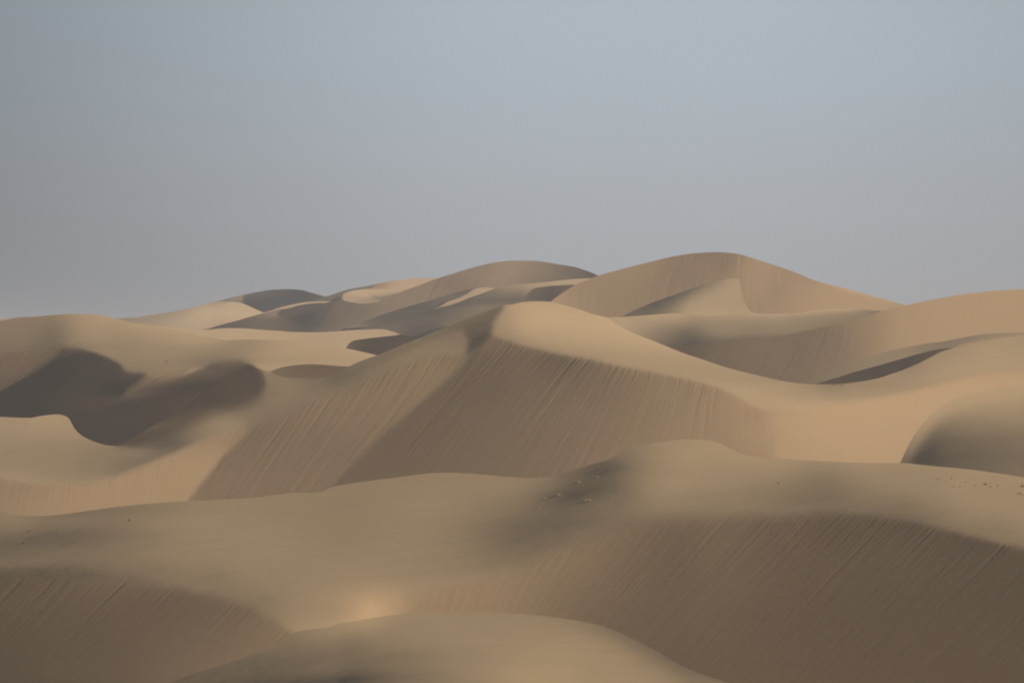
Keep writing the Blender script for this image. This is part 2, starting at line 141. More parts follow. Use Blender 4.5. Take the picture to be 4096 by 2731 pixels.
  shading=[-58,2081,116,-58,2198,98,58,2081,118,35,2169,104,174,2099,105,291,2087,106,465,2064,112,407,2140,110,174,2198,103,58,2227,98,581,2081,122,697,2041,124,755,2081,130,930,2052,130,1104,2023,128,1278,2023,126,523,2169,118,697,2169,128,349,2227,108,523,2256,115,116,2285,98,291,2296,100,755,2285,124,930,2169,132,988,2285,132,872,2331,118,1162,2169,132,1162,2343,132,1336,2169,128,1336,2314,136,1336,2401,142,1220,2448,136,1278,2471,140,1104,2430,124,1046,2401,120,58,2064,128,1482,2436,174,1453,2450,166,1517,2450,166,1482,2413,162,1552,2430,156,1424,2436,158,1540,2401,150,1482,2378,143,1366,2401,140,1424,2331,138,1598,2436,146,1657,2401,138,1366,2459,142,1511,2465,152,1424,1994,124,1598,1994,128,1773,1936,127,1773,2023,130,1947,1965,126,2063,1965,124,1482,2111,128,1657,2111,130,1831,2169,124,1540,2227,132,1715,2285,130,1947,2052,118,2005,2140,106,2063,2111,102,2121,2081,98,2150,2023,100,2092,2052,105,2121,2169,104,2238,2198,108,2005,2227,114,1889,2285,125,2063,2256,115,2179,2122,100,2296,2052,98,2296,1983,84,2354,1936,82,2412,1896,84,2441,1866,92,2238,2012,88,2470,1855,100,2267,1936,96,2208,1936,108,2470,1936,100,2412,1965,98,2499,2023,108,2412,2052,106,2528,1878,115,2586,1878,128,2644,1866,134,2702,1849,140,2702,1936,136,2586,1965,126,2644,2023,122,2702,2052,116,2470,2111,110,2586,2081,112,2528,2140,108,2354,2140,106,2179,1904,120,2296,1884,105,2788,1878,140,2962,1866,140,3137,1878,138,2904,1965,128,2846,2012,118,3021,1965,122,3079,1936,126,3195,1936,118,3311,1907,120,3311,1954,110,3311,1994,105,3137,2012,108,3427,1965,118,3485,1936,128,3602,1925,134,3427,1866,138,3602,1866,136,3776,1896,136,3834,1942,140,3950,1936,138,4066,1948,138,3718,1983,128,3602,2006,115,3485,2023,108,3834,2012,132,4008,2012,136,3892,2064,128,4066,2070,133,4008,2111,122,4084,2157,122,3776,2064,118,3602,2047,104],
  zones=[
    dict(slip=1, outline=[-232,2314,7.7,0,2314,7.7,116,2313,6.7,291,2317,6.7,465,2323,7.7,610,2331,7.7,726,2349,7.7,813,2372,7.7,901,2395,7.7,988,2424,7.7,1046,2450,7.7,1104,2482,6.3,1156,2517,4.7,1220,2593,4.3,1104,2628,3.3,872,2726,1.7,697,2808,1.7,581,2866,1.7,-232,2866,1.7],
      shading=[-58,2401,86,58,2372,88,58,2517,84,232,2401,90,174,2633,84,58,2692,80,407,2401,93,407,2575,87,581,2378,95,581,2517,93,523,2692,87,755,2430,97,755,2575,97,872,2459,100,930,2546,103,1046,2517,108,1104,2529,112,697,2680,95,872,2633,102]),
    dict(slip=1, outline=[1616,2401,10,1773,2343,13.4,1947,2314,16.7,2121,2256,16.7,2296,2169,16.7,2470,2111,15,2644,2081,13.4,2904,2070,11,3137,2064,8,3311,2050,5.7,3485,2061,4.7,3602,2079,4,3718,2102,3.3,3834,2128,3,3950,2157,2.7,4066,2189,2.3,4299,2253,1.7,4299,2924,1.7,2470,2924,1.7,1616,2575,5],
      shading=[2238,2285,116,2354,2198,114,2121,2343,120,2005,2372,128,1889,2389,130,1773,2401,132,1686,2424,136,2063,2430,120,2238,2401,108,2354,2314,108,2470,2227,106,2586,2169,102,2702,2140,98,2702,2227,94,2586,2314,96,2470,2401,97,2354,2448,100,2644,2401,92,2586,2517,93,2702,2575,88,2702,2343,90,3195,2111,94,3021,2111,98,2846,2081,106,2846,2227,98,2904,2343,93,2788,2459,95,3079,2227,90,3311,2111,87,3311,2285,86,3485,2111,86,3602,2169,85,3718,2145,82,3718,2285,84,3543,2401,83,3311,2517,84,3892,2180,80,3892,2343,82,4008,2227,80,4008,2517,82,3718,2575,82,3079,2517,87,2904,2575,88,4066,2692,80,3311,2692,82,3660,2111,82]),
    dict(slip=1, outline=[1331,2418,18.4,1401,2378,18.4,1482,2357,18.4,1587,2378,18.4,1639,2430,15,1587,2465,10,1482,2494,10,1366,2494,15],
      shading=[1482,2436,170,1453,2450,164,1517,2450,164,1482,2401,156,1552,2430,156,1412,2436,154,1598,2424,150,1366,2436,147,1424,2395,148])]),
dict(key='A', distance=240, slip=0, label='nearest smooth tan mound at the bottom centre',
  crest=[349,2866,581,2773,668,2731,755,2697,872,2662,988,2622,1104,2570,1156,2538,1220,2517,1307,2506,1366,2488,1412,2482,1482,2470,1529,2462,1569,2456,1627,2450,1715,2446,1831,2446,1947,2446,2063,2452,2179,2462,2296,2477,2383,2494,2470,2523,2557,2564,2644,2610,2732,2662,2817,2697,2904,2726,2991,2761,3195,2866],
  shading=[813,2709,92,988,2662,97,1104,2616,104,1220,2558,116,1278,2604,110,1336,2535,130,1162,2575,108,1162,2692,94,1336,2692,98,1046,2715,92,1336,2633,108,1424,2506,138,1482,2488,145,1424,2535,125,1540,2506,132,1395,2575,112,1482,2604,115,1540,2564,124,1657,2488,130,1773,2477,132,1657,2546,130,1598,2633,115,1482,2692,100,1395,2692,92,1598,2715,112,1773,2517,133,1889,2488,130,1889,2546,134,1831,2604,132,1715,2604,126,1773,2692,125,1831,2633,130,2005,2517,133,2005,2604,136,1947,2692,138,2121,2517,134,2179,2575,138,2121,2662,144,2238,2721,148,2063,2715,148,2296,2546,136,2354,2604,138,2354,2692,140,2238,2494,128,2412,2546,128,2470,2570,124,2528,2616,130,2528,2587,118,2615,2645,120,2528,2680,136,2644,2680,128,2673,2657,112,2702,2703,122,2470,2528,108,2528,2557,105,2586,2582,103,2673,2632,101,2726,2664,100,2412,2511,112,2354,2493,118,2296,2481,124,2759,2709,115]),
]

# ------------------------------------------------------------------ control lines -> smooth fields
ULO, UHI = -96, 1121
def crest_line(D, us):
    """row of the crest at each column (monotone cubic through the traced points)"""
    c = np.array(D['crest'], float).reshape(-1, 2)/4.0
    u = c[:, 0].copy(); v = c[:, 1]
    for i in range(1, len(u)):
        u[i] = max(u[i], u[i-1]+.01)
    h = np.diff(u); d = np.diff(v)/h; m = np.zeros_like(u)
    for i in range(1, len(u)-1):
        if d[i-1]*d[i] > 0:
            w1 = 2*h[i]+h[i-1]; w2 = h[i]+2*h[i-1]; m[i] = (w1+w2)/(w1/d[i-1]+w2/d[i])
    m[0] = d[0]; m[-1] = d[-1]
    i = np.clip(np.searchsorted(u, us)-1, 0, len(u)-2); t = (us-u[i])/h[i]
    r = (2*t**3-3*t**2+1)*v[i]+(t**3-2*t**2+t)*h[i]*m[i]+(-2*t**3+3*t**2)*v[i+1]+(t**3-t**2)*h[i]*m[i+1]
    # ends inside the frame drop behind nearer dunes, ends outside it run on gently
    r = np.where(us < u[0], v[0]+(u[0]-us)*(.08 if u[0] < -20 else 1.0), r)
    return np.where(us > u[-1], v[-1]+(us-u[-1])*(.08 if u[-1] > 1044 else 1.0), r)

def spread(pts, X, Y, c=9.0):
    """smooth interpolation of scattered samples"""
    p = np.array(pts, float).reshape(-1, 3); p[:, :2] /= 4.0; n = len(p)
    if n == 1:
        return np.full(X.shape, p[0, 2])
    px, py = p[:, 0], p[:, 1]*1.6
    A = np.zeros((n+1, n+1)); A[:n, :n] = np.sqrt((px[:, None]-px)**2+(py[:, None]-py)**2+c*c)-3.0*np.eye(n)
    A[n, :n] = 1; A[:n, n] = 1
    w = np.linalg.solve(A, np.r_[p[:, 2], 0])
    out = np.full(X.shape, w[n])
    for k in range(n):
        out += w[k]*np.sqrt((X-px[k])**2+(Y*1.6-py[k])**2+c*c)
    return np.clip(out, p[:, 2].min()-4, p[:, 2].max()+4)

def inside_zone(z, X, Y, reach=70):
    """0..1 membership of a zone whose outline has its own softness at every corner"""
    q = np.array(z['outline'], float).reshape(-1, 3); poly = q[:, :2]/4.0; poly[:, 0] += np.where(poly[:, 0] < -20, -reach, np.where(poly[:, 0] > 1044, reach, 0)); s = q[:, 2]; n = len(poly)
    ins = np.zeros(X.shape, bool); best = np.full(X.shape, 1e9); sw = np.zeros(X.shape)
    for i in range(n):
        a = poly[i]; b = poly[(i+1) % n]; e = b-a
        with np.errstate(divide='ignore', invalid='ignore'):
            xi = e[0]*(Y-a[1])/e[1]+a[0]
        ins ^= ((a[1] > Y) != (b[1] > Y)) & (X < xi)
        t = np.clip(((X-a[0])*e[0]+(Y-a[1])*e[1])/(e@e+1e-9), 0, 1)
        d = np.hypot(X-a[0]-t*e[0], Y-a[1]-t*e[1]); m = d < best
        best = np.where(m, d, best); sw = np.where(m, s[i]+(s[(i+1) % n]-s[i])*t, sw)
    t = np.clip(np.where(ins, best, -best)/(2*np.maximum(sw, .5))+.5, 0, 1)
    return t*t*(3-2*t)

def incidence(D, X, Y, depth):
    """how squarely each spot of the surface must face the sun to give its sampled brightness, and how much of a slip face it is"""
    T = spread(D['shading'], X, Y); S = np.full(X.shape, float(D['slip'])); C = np.zeros(X.shape)  # samples are brightness; light and shade, cast shadows too, go into the slopes
    for z in D.get('zones', ()):
        m = inside_zone(z, X, Y, D.get('reach', 70)); T = T*(1-m)+spread(z['shading'], X, Y)*m; S = S*(1-m)+z['slip']*m; C = C*(1-m)+z.get('firm', 0)*m
    t = T/255.0; lum = np.where(t < .04045, t/12.92, ((t+.055)/1.055)**2.4); tr = math.exp(-KH*depth)
    return np.clip(((lum-AIR*(1-tr))/tr-AMB)/(SUN*(1+WIND*(1-S))), -.08, .93), S, C

# ------------------------------------------------------------------ slopes -> surface
def shading(p, q):
    return (SZ-p*SX-q*SY)/np.sqrt(1+p*p+q*q)

def soften(a, m):
    A = np.where(m, a, 0); M = m.astype(float)
    for ax in (0, 1):
        A = A+.5*(np.roll(A, 1, ax)+np.roll(A, -1, ax)); M = M+.5*(np.roll(M, 1, ax)+np.roll(M, -1, ax))
    return np.where(m, A/np.maximum(M, 1e-9), a)

def least_squares(x0, gv, gh, cv, ch, mask, iters, lam):
    """conjugate gradients: neighbour differences gv (down) and gh (across) with weights cv, ch"""
    def A(x):
        r = lam*x; d = cv*(x[1:]-x[:-1]); r[1:] += d; r[:-1] -= d
        d = ch*(x[:, 1:]-x[:, :-1]); r[:, 1:] += d; r[:, :-1] -= d
        return r
    b = lam*x0; t = cv*gv; b[1:] += t; b[:-1] -= t; t = ch*gh; b[:, 1:] += t; b[:, :-1] -= t
    P = np.full_like(x0, lam+1e-12); P[1:] += cv; P[:-1] += cv; P[:, 1:] += ch; P[:, :-1] += ch
    x = x0.copy(); r = np.where(mask, b-A(x), 0); z = r/P; d = z.copy(); rz = (r*z).sum()
    for k in range(iters):
        Ad = A(d); al = rz/((d*Ad).sum()+1e-30); x += al*d; r = np.where(mask, r-al*Ad, 0); z = r/P; n = (r*z).sum()
        if n < 1e-12:
            break
        d = z+(n/rz)*d; rz = n
    return x

def integrate(L, p, q, w, mask, H, iters, conf):
    """log distance L whose slopes are p (rightwards) and q (away), w = slope against the line of sight"""
    dv = H/F; mv = mask[1:] & mask[:-1]; mh = mask[:, 1:] & mask[:, :-1]
    wv = .5*(w[1:]+w[:-1]); wh = .5*(w[:, 1:]+w[:, :-1]); ph = .5*(p[:, 1:]+p[:, :-1])
    cv = np.where(mv, (np.maximum(wv, WF)**2/dv)**2, 0); ch = np.where(mh, (np.maximum(wh, WF)/dv)**2, 0)
    cv = cv*.5*(conf[1:]+conf[:-1]); ch = ch*.5*(conf[:, 1:]+conf[:, :-1]); s = np.median(cv[mv])
    return least_squares(L, -dv/wv, -ph/wh*dv, cv/s, ch/s, mask, iters, 1e-7)
STIFF, WF, CONF, WIND = .02, .1, 20.0, .12    # windward sand is a little paler than slip-face sand

def central(a, ax, h, mask):
    ap, am, mp, mm = np.roll(a, -1, ax), np.roll(a, 1, ax), np.roll(mask, -1, ax), np.roll(mask, 1, ax)
    if ax == 0:
        mp[-1] = False; mm[0] = False
    else:
        mp[:, -1] = False; mm[:, 0] = False
    return np.where(mp & mm, (ap-am)/(2*h), np.where(mp, (ap-a)/h, np.where(mm, (a-am)/h, np.nan)))

def slopes(L, mask, th, dep, H):
    Ld = central(L, 0, H/F, mask); Lt = central(L, 1, H/F, mask)
    Ld = np.where(np.isnan(Ld), -3.3, Ld); Lt = np.where(np.isnan(Lt), 0, Lt)
    w = np.clip(-1/np.minimum(Ld, -.83), .02, 1.2); p = -w*Lt
    return p, w-dep-p*th, w

def first_slopes(ns, S):
    """slip faces lie at the angle of repose and turn by how they face the sun; windward slopes are gentle"""
    cs, sn = math.cos(math.atan(TSL)), math.sin(math.atan(TSL))
    az = SUN_AZ+np.arccos(np.clip((np.clip(ns, -.1, .9)-cs*SZ)/(sn*math.cos(SUN_EL)), -1, 1))
    az = np.clip(az, math.radians(112), math.radians(252)); ps, qs = -TSL*np.sin(az), -TSL*np.cos(az)
    p = np.zeros_like(ns); q = np.full_like(ns, .12); e = 1e-4
    for _ in range(60):
        R = shading(p, q); dp = (shading(p+e, q)-R)/e; dq = (shading(p, q+e)-R)/e
        st = (ns-R)/(dp*dp+.25*dq*dq+.02)*.5
        p = np.clip(p+st*dp, -.6, .6); q = np.clip(q+st*.25*dq, .03, .6)
    return p*(1-S)+ps*S, q*(1-S)+qs*S

def regrid(pu, pv, a, us, vs):
    A = np.array([np.interp(us, pu, r) for r in a])
    return np.array([np.interp(vs, pv, A[:, j]) for j in range(len(us))]).T

def fill(a, mask):
    a = a.copy()
    for r in range(len(a)-2, -1, -1):
        a[r] = np.where(mask[r], a[r], a[r+1])
    have = mask.copy()
    for r in range(1, len(a)):
        a[r] = np.where(~have[r] & have[r-1], a[r-1], a[r]); have[r] |= have[r-1]
    return a

def relief(D, log=None):
    """distance of the dune surface along every line of sight, solved from coarse to fine"""
    L = None; e = 1e-4; ulong = np.arange(ULO, UHI, 1.)
    for H, outer, cg in ((8., 16, 400), (4., 12, 250), (2., 10, 160), (1., 8, 120))[:4 if D['distance'] > 800 else 3]:
        us = np.arange(ULO, UHI, H); vs = np.arange(232, 793, H)
        cr = crest_line(D, us); bt = np.interp(us, ulong, D['foot'])
        r0 = max(0, int((cr.min()-8-232)//H)-1); r1 = min(len(vs), int((bt.max()-232)//H)+3)
        cols = np.where(cr+4 < bt)[0]; c0, c1 = max(0, cols.min()-2), min(len(us), cols.max()+3)
        us, vs, cr, bt = us[c0:c1], vs[r0:r1], cr[c0:c1], bt[c0:c1]
        U, V = np.meshgrid(us, vs); th = (U-CX)/F; dep = (V-VH)/F
        mask = (V >= cr-max(4., 1.2*H)) & (V <= bt+H)
        ns, S, firm = incidence(D, U, V, D['distance'])
        pi, qi = first_slopes(ns, S); dark = np.clip((.05-ns)/.08, 0, 1); a = np.maximum(np.maximum(.06*S, .45*dark*S), D.get('stiff', STIFF)); conf = 1+D.get('hold', CONF)*dark+3*np.clip((ns-.45)/.3, 0, 1)+firm
        if L is None:
            w = np.clip(qi+dep+pi*th, .05, 1.2)
            L = integrate(np.cumsum(np.where(mask, -H/F/w, 0), 0), pi, qi, w, mask, H, 1500, conf)
        else:
            L = regrid(*prev, us, vs)
        for it in range(outer):
            p, q, w = slopes(L, mask, th, dep, H)
            for _ in range(4):
                R = shading(p, q); dp = (shading(p+e, q)-R)/e; dq = (shading(p, q+e)-R)/e
                st = (np.where((ns < 0) & (R < 0), R, ns)-R)/(dp*dp+dq*dq+.01)*.8
                p = p+st*dp; q = q+st*dq; g = np.hypot(p, q); k = np.where(g > TMAX, TMAX/np.maximum(g, 1e-9), 1); p *= k; q *= k
            k = np.clip(1+S*.15*(TSL/np.maximum(np.hypot(p, q), .05)-1), .7, 1.4); p *= k; q *= k
            p = p+a*(pi-p); q = q+a*(qi-q)
            w = soften(np.clip(q+dep+p*th, .06, 1.2), mask); p = soften(p, mask)
            L = integrate(L, p, q, w, mask, H, cg, conf)
        prev = (us, vs, fill(L, mask))
    p, q, w = slopes(L, mask, th, dep, H)
    # streak coordinate: constant along the fall line, in metres
    mid = [np.interp(cr[j], vs, prev[2][:, j]) for j in range(len(us)) if 0 <= us[j] <= 1024 and vs[0] <= cr[j] <= vs[-1]]
    dist = np.exp(prev[2]-np.median(mid))*D['distance']
    sp, sq = p.copy(), q.copy()
    for _ in range(12):
        sp = soften(sp, mask); sq = soften(sq, mask)
    g = np.maximum(np.hypot(sp, sq), .05); nx, ny = sq/g, -sp/g
    x = dist*th; y = dist
    gv = .5*(nx[1:]+nx[:-1])*(x[1:]-x[:-1])+.5*(ny[1:]+ny[:-1])*(y[1:]-y[:-1])
    gh = .5*(nx[:, 1:]+nx[:, :-1])*(x[:, 1:]-x[:, :-1])+.5*(ny[:, 1:]+ny[:, :-1])*(y[:, 1:]-y[:, :-1])
    cv = np.where(mask[1:] & mask[:-1], .03+.5*(S[1:]+S[:-1]), 0.); ch = np.where(mask[:, 1:] & mask[:, :-1], .03+.5*(S[:, 1:]+S[:, :-1]), 0.)
    # distances between neighbours differ a lot: weight by 1/length^2
    cv = cv/(np.abs(y[1:]-y[:-1])**2+.05**2); ch = ch/(np.abs(x[:, 1:]-x[:, :-1])**2+.05**2); sc = np.median(cv[cv > 0])
    st = fill(least_squares(x.copy(), gv, gh, cv/sc, ch/sc, mask, 600, 1e-7), mask)
    if log is not None:
        R = shading(p, q); vis = mask & (V > cr+2) & (U >= 0) & (U <= 1024) & (V <= 684)
        er = np.abs(np.maximum(R, 0)-np.maximum(ns, 0))[vis]
        log.append((D['key'], er.mean(), np.percentile(er, 90), dist[mask].min(), dist[mask].max()))
        D['dbg'] = (R, ns)
    return dict(us=us, vs=vs, dist=dist, S=fill(S, mask), streak=fill(S*(1-.8*np.clip((ns-.28)/.3, 0, 1)), mask), st=st, cr=cr, bt=bt, mask=mask, p=p, q=q)

def set_feet(dunes):
    """each surface runs on a little way behind the crest of the nearer dunes that hide its foot"""
    ux = np.arange(ULO, UHI, 1.); cr = [crest_line(D, ux) for D in dunes]
    for i, D in enumerate(dunes):
        b = np.min(cr[i+1:]+[np.full_like(ux, 700.)], 0)+D.get('hidden', 22)
        pad = np.pad(b, 21, mode='edge'); b = np.max([pad[j:j+len(b)] for j in range(43)], 0)
        D['foot'] = np.clip(np.convolve(np.pad(b, 15, mode='edge'), np.ones(31)/31, 'valid'), 0, 770)


# ------------------------------------------------------------------ scene
scene = bpy.context.scene
def link(o):
    scene.collection.objects.link(o); return o

class Nodes:
    """small helper for node trees"""
    def __init__(self, tree):
        self.t = tree; tree.nodes.clear()
    def add(self, kind, **kw):
        n = self.t.nodes.new(kind)
        for k, v in kw.items():
            if k in n.inputs.keys():
                n.inputs[k].default_value = v
            else:
                setattr(n, k, v)
        return n
    def link(self, a, b):
        self.t.links.new(a, b)
    def math(self, op, a, b=None, c=None):
        n = self.t.nodes.new('ShaderNodeMath'); n.operation = op
        for i, v in enumerate((a, b, c)):
            if v is None:
                continue
            if isinstance(v, (int, float)):
                n.inputs[i].default_value = v
            else:
                self.link(v, n.inputs[i])
        return n.outputs[0]
    def mix(self, f, a, b):
        n = self.t.nodes.new('ShaderNodeMix'); n.data_type = 'RGBA'
        for i, v in ((0, f), (6, a), (7, b)):
            if isinstance(v, (int, float, tuple)):
                n.inputs[i].default_value = v
            else:
                self.link(v, n.inputs[i])
        return n.outputs[2]

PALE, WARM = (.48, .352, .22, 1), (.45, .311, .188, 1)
def sand_material():
    """dry sand: pale coarse grains on windward slopes, warmer fine sand on slip faces, with avalanche
    streaks down the slip faces and faint wind streaks elsewhere, as relief"""
    m = bpy.data.materials.new('dune_sand'); m.use_nodes = True; N = Nodes(m.node_tree)
    out = N.add('ShaderNodeOutputMaterial'); bs = N.add('ShaderNodeBsdfPrincipled', Roughness=1.0)
    bs.inputs['Specular IOR Level'].default_value = 0.0
    uv = N.add('ShaderNodeUVMap', uv_map='fall_line'); sep = N.add('ShaderNodeSeparateXYZ'); N.link(uv.outputs[0], sep.inputs[0])
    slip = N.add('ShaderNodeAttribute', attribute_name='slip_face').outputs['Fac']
    streak = N.add('ShaderNodeAttribute', attribute_name='streak').outputs['Fac']
    lip = N.add('ShaderNodeAttribute', attribute_name='lip').outputs['Fac']
    geo = N.add('ShaderNodeTexCoord').outputs['Object']
    s, t = sep.outputs[0], sep.outputs[1]
    def vec(a, b, c=0.0):
        n = N.add('ShaderNodeCombineXYZ')
        for i, v in enumerate((a, b, c)):
            if isinstance(v, (int, float)):
                n.inputs[i].default_value = v
            else:
                N.link(v, n.inputs[i])
        return n.outputs[0]
    def noise(v, scale, detail=2.0, rough=.5):
        n = N.add('ShaderNodeTexNoise', Scale=scale, Detail=detail, Roughness=rough); N.link(v, n.inputs['Vector']); return n.outputs['Fac']
    wob = noise(vec(N.math('MULTIPLY', s, .08), N.math('MULTIPLY', t, .12)), 1.0)
    s2 = N.math('ADD', s, N.math('MULTIPLY', wob, 1.2))
    # tongues of sand: wide, medium and fine
    a = noise(vec(N.math('MULTIPLY', s2, .7), N.math('MULTIPLY', t, .05)), 1.0, 1.0)
    b = noise(vec(N.math('MULTIPLY', s2, 2.3), N.math('MULTIPLY', t, .16)), 1.0, 2.0, .6)
    c = noise(vec(N.math('MULTIPLY', s2, 6.0), N.math('MULTIPLY', t, .22)), 1.0, 1.0)
    patch = noise(vec(N.math('MULTIPLY', s, .22), N.math('MULTIPLY', t, .10)), 1.0, 2.0)
    patch = N.math('MULTIPLY', N.math('SUBTRACT', patch, .25), 2.0)
    # sparse deep runnels
    run = N.math('POWER', N.math('MAXIMUM', N.math('MULTIPLY', N.math('SUBTRACT', noise(vec(N.math('MULTIPLY', s2, 1.1), N.math('MULTIPLY', t, .07)), 1.0, 1.0), .5), 2.6), 0.0), 2.0)
    def amp(n, k):
        return N.math('MULTIPLY', N.math('SUBTRACT', n, .5), k)
    hgt = N.math('ADD', amp(a, .018), N.math('ADD', amp(b, .032), amp(c, .010)))
    hgt = N.math('SUBTRACT', hgt, N.math('MULTIPLY', run, .035))
    hgt = N.math('MULTIPLY', hgt, N.math('MULTIPLY', streak, N.math('ADD', N.math('ADD', N.math('MULTIPLY', patch, .75), .35), N.math('MULTIPLY', lip, 1.2))))
    # wind streaks on the gentle slopes
    mp = N.add('ShaderNodeMapping'); mp.inputs['Scale'].default_value = (.10, .5, .5); mp.inputs['Rotation'].default_value = (0, 0, .35)
    N.link(geo, mp.inputs['Vector'])
    wd = noise(mp.outputs[0], 1.0, 4.0, .55)
    hgt = N.math('ADD', hgt, N.math('MULTIPLY', amp(wd, 1.0), N.math('MULTIPLY', N.math('SUBTRACT', 1.0, slip), .12)))
    mp2 = N.add('ShaderNodeMapping'); mp2.inputs['Scale'].default_value = (.5, 2.6, 2.6); mp2.inputs['Rotation'].default_value = (0, 0, .35)
    N.link(geo, mp2.inputs['Vector']); rp = noise(mp2.outputs[0], 1.0, 3.0, .6)
    hgt = N.math('ADD', hgt, N.math('MULTIPLY', amp(rp, 1.0), N.math('SUBTRACT', .022, N.math('MULTIPLY', slip, .014))))
    bump = N.add('ShaderNodeBump', Strength=1.0, Distance=1.0); N.link(hgt, bump.inputs['Height']); N.link(bump.outputs[0], bs.inputs['Normal'])
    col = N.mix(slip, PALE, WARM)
    mott = noise(geo, .03, 4.0, .6)
    col2 = N.mix(N.math('MULTIPLY', N.math('SUBTRACT', mott, .3), .35), col, (.40, .285, .165, 1))
    grain = N.add('ShaderNodeHueSaturation'); N.link(col2, grain.inputs['Color'])
    gv = noise(geo, 3.0, 3.0, .7); N.link(N.math('ADD', .93, N.math('MULTIPLY', gv, .14)), grain.inputs['Value'])
    N.link(grain.outputs[0], bs.inputs['Base Color']); N.link(bs.outputs[0], out.inputs['Surface'])
    return m
SAND = sand_material()

def cubic(pv, col, x):
    """Catmull-Rom sampling of columns on a regular grid"""
    h = pv[1]-pv[0]; f = np.clip((x-pv[0])/h, 0, len(pv)-1.001); i = f.astype(int); t = f-i
    g = lambda k: np.take_along_axis(col, np.clip(i+k, 0, len(pv)-1), 0)
    a, b, c, d = g(-1), g(0), g(1), g(2)
    return b+.5*t*(c-a+t*(2*a-5*b+4*c-d+t*(3*(b-c)+d-a)))

def sample(r, key, U, V):
    """bilinear reading of a solved field at any column and row"""
    us, vs, a = r['us'], r['vs'], r[key]; h = us[1]-us[0]
    fx = np.clip((U-us[0])/h, 0, len(us)-1.001); fy = np.clip((V-vs[0])/h, 0, len(vs)-1.001); i = fx.astype(int); j = fy.astype(int); fx -= i; fy -= j
    return (a[j, i]*(1-fx)+a[j, i+1]*fx)*(1-fy)+(a[j+1, i]*(1-fx)+a[j+1, i+1]*fx)*fy

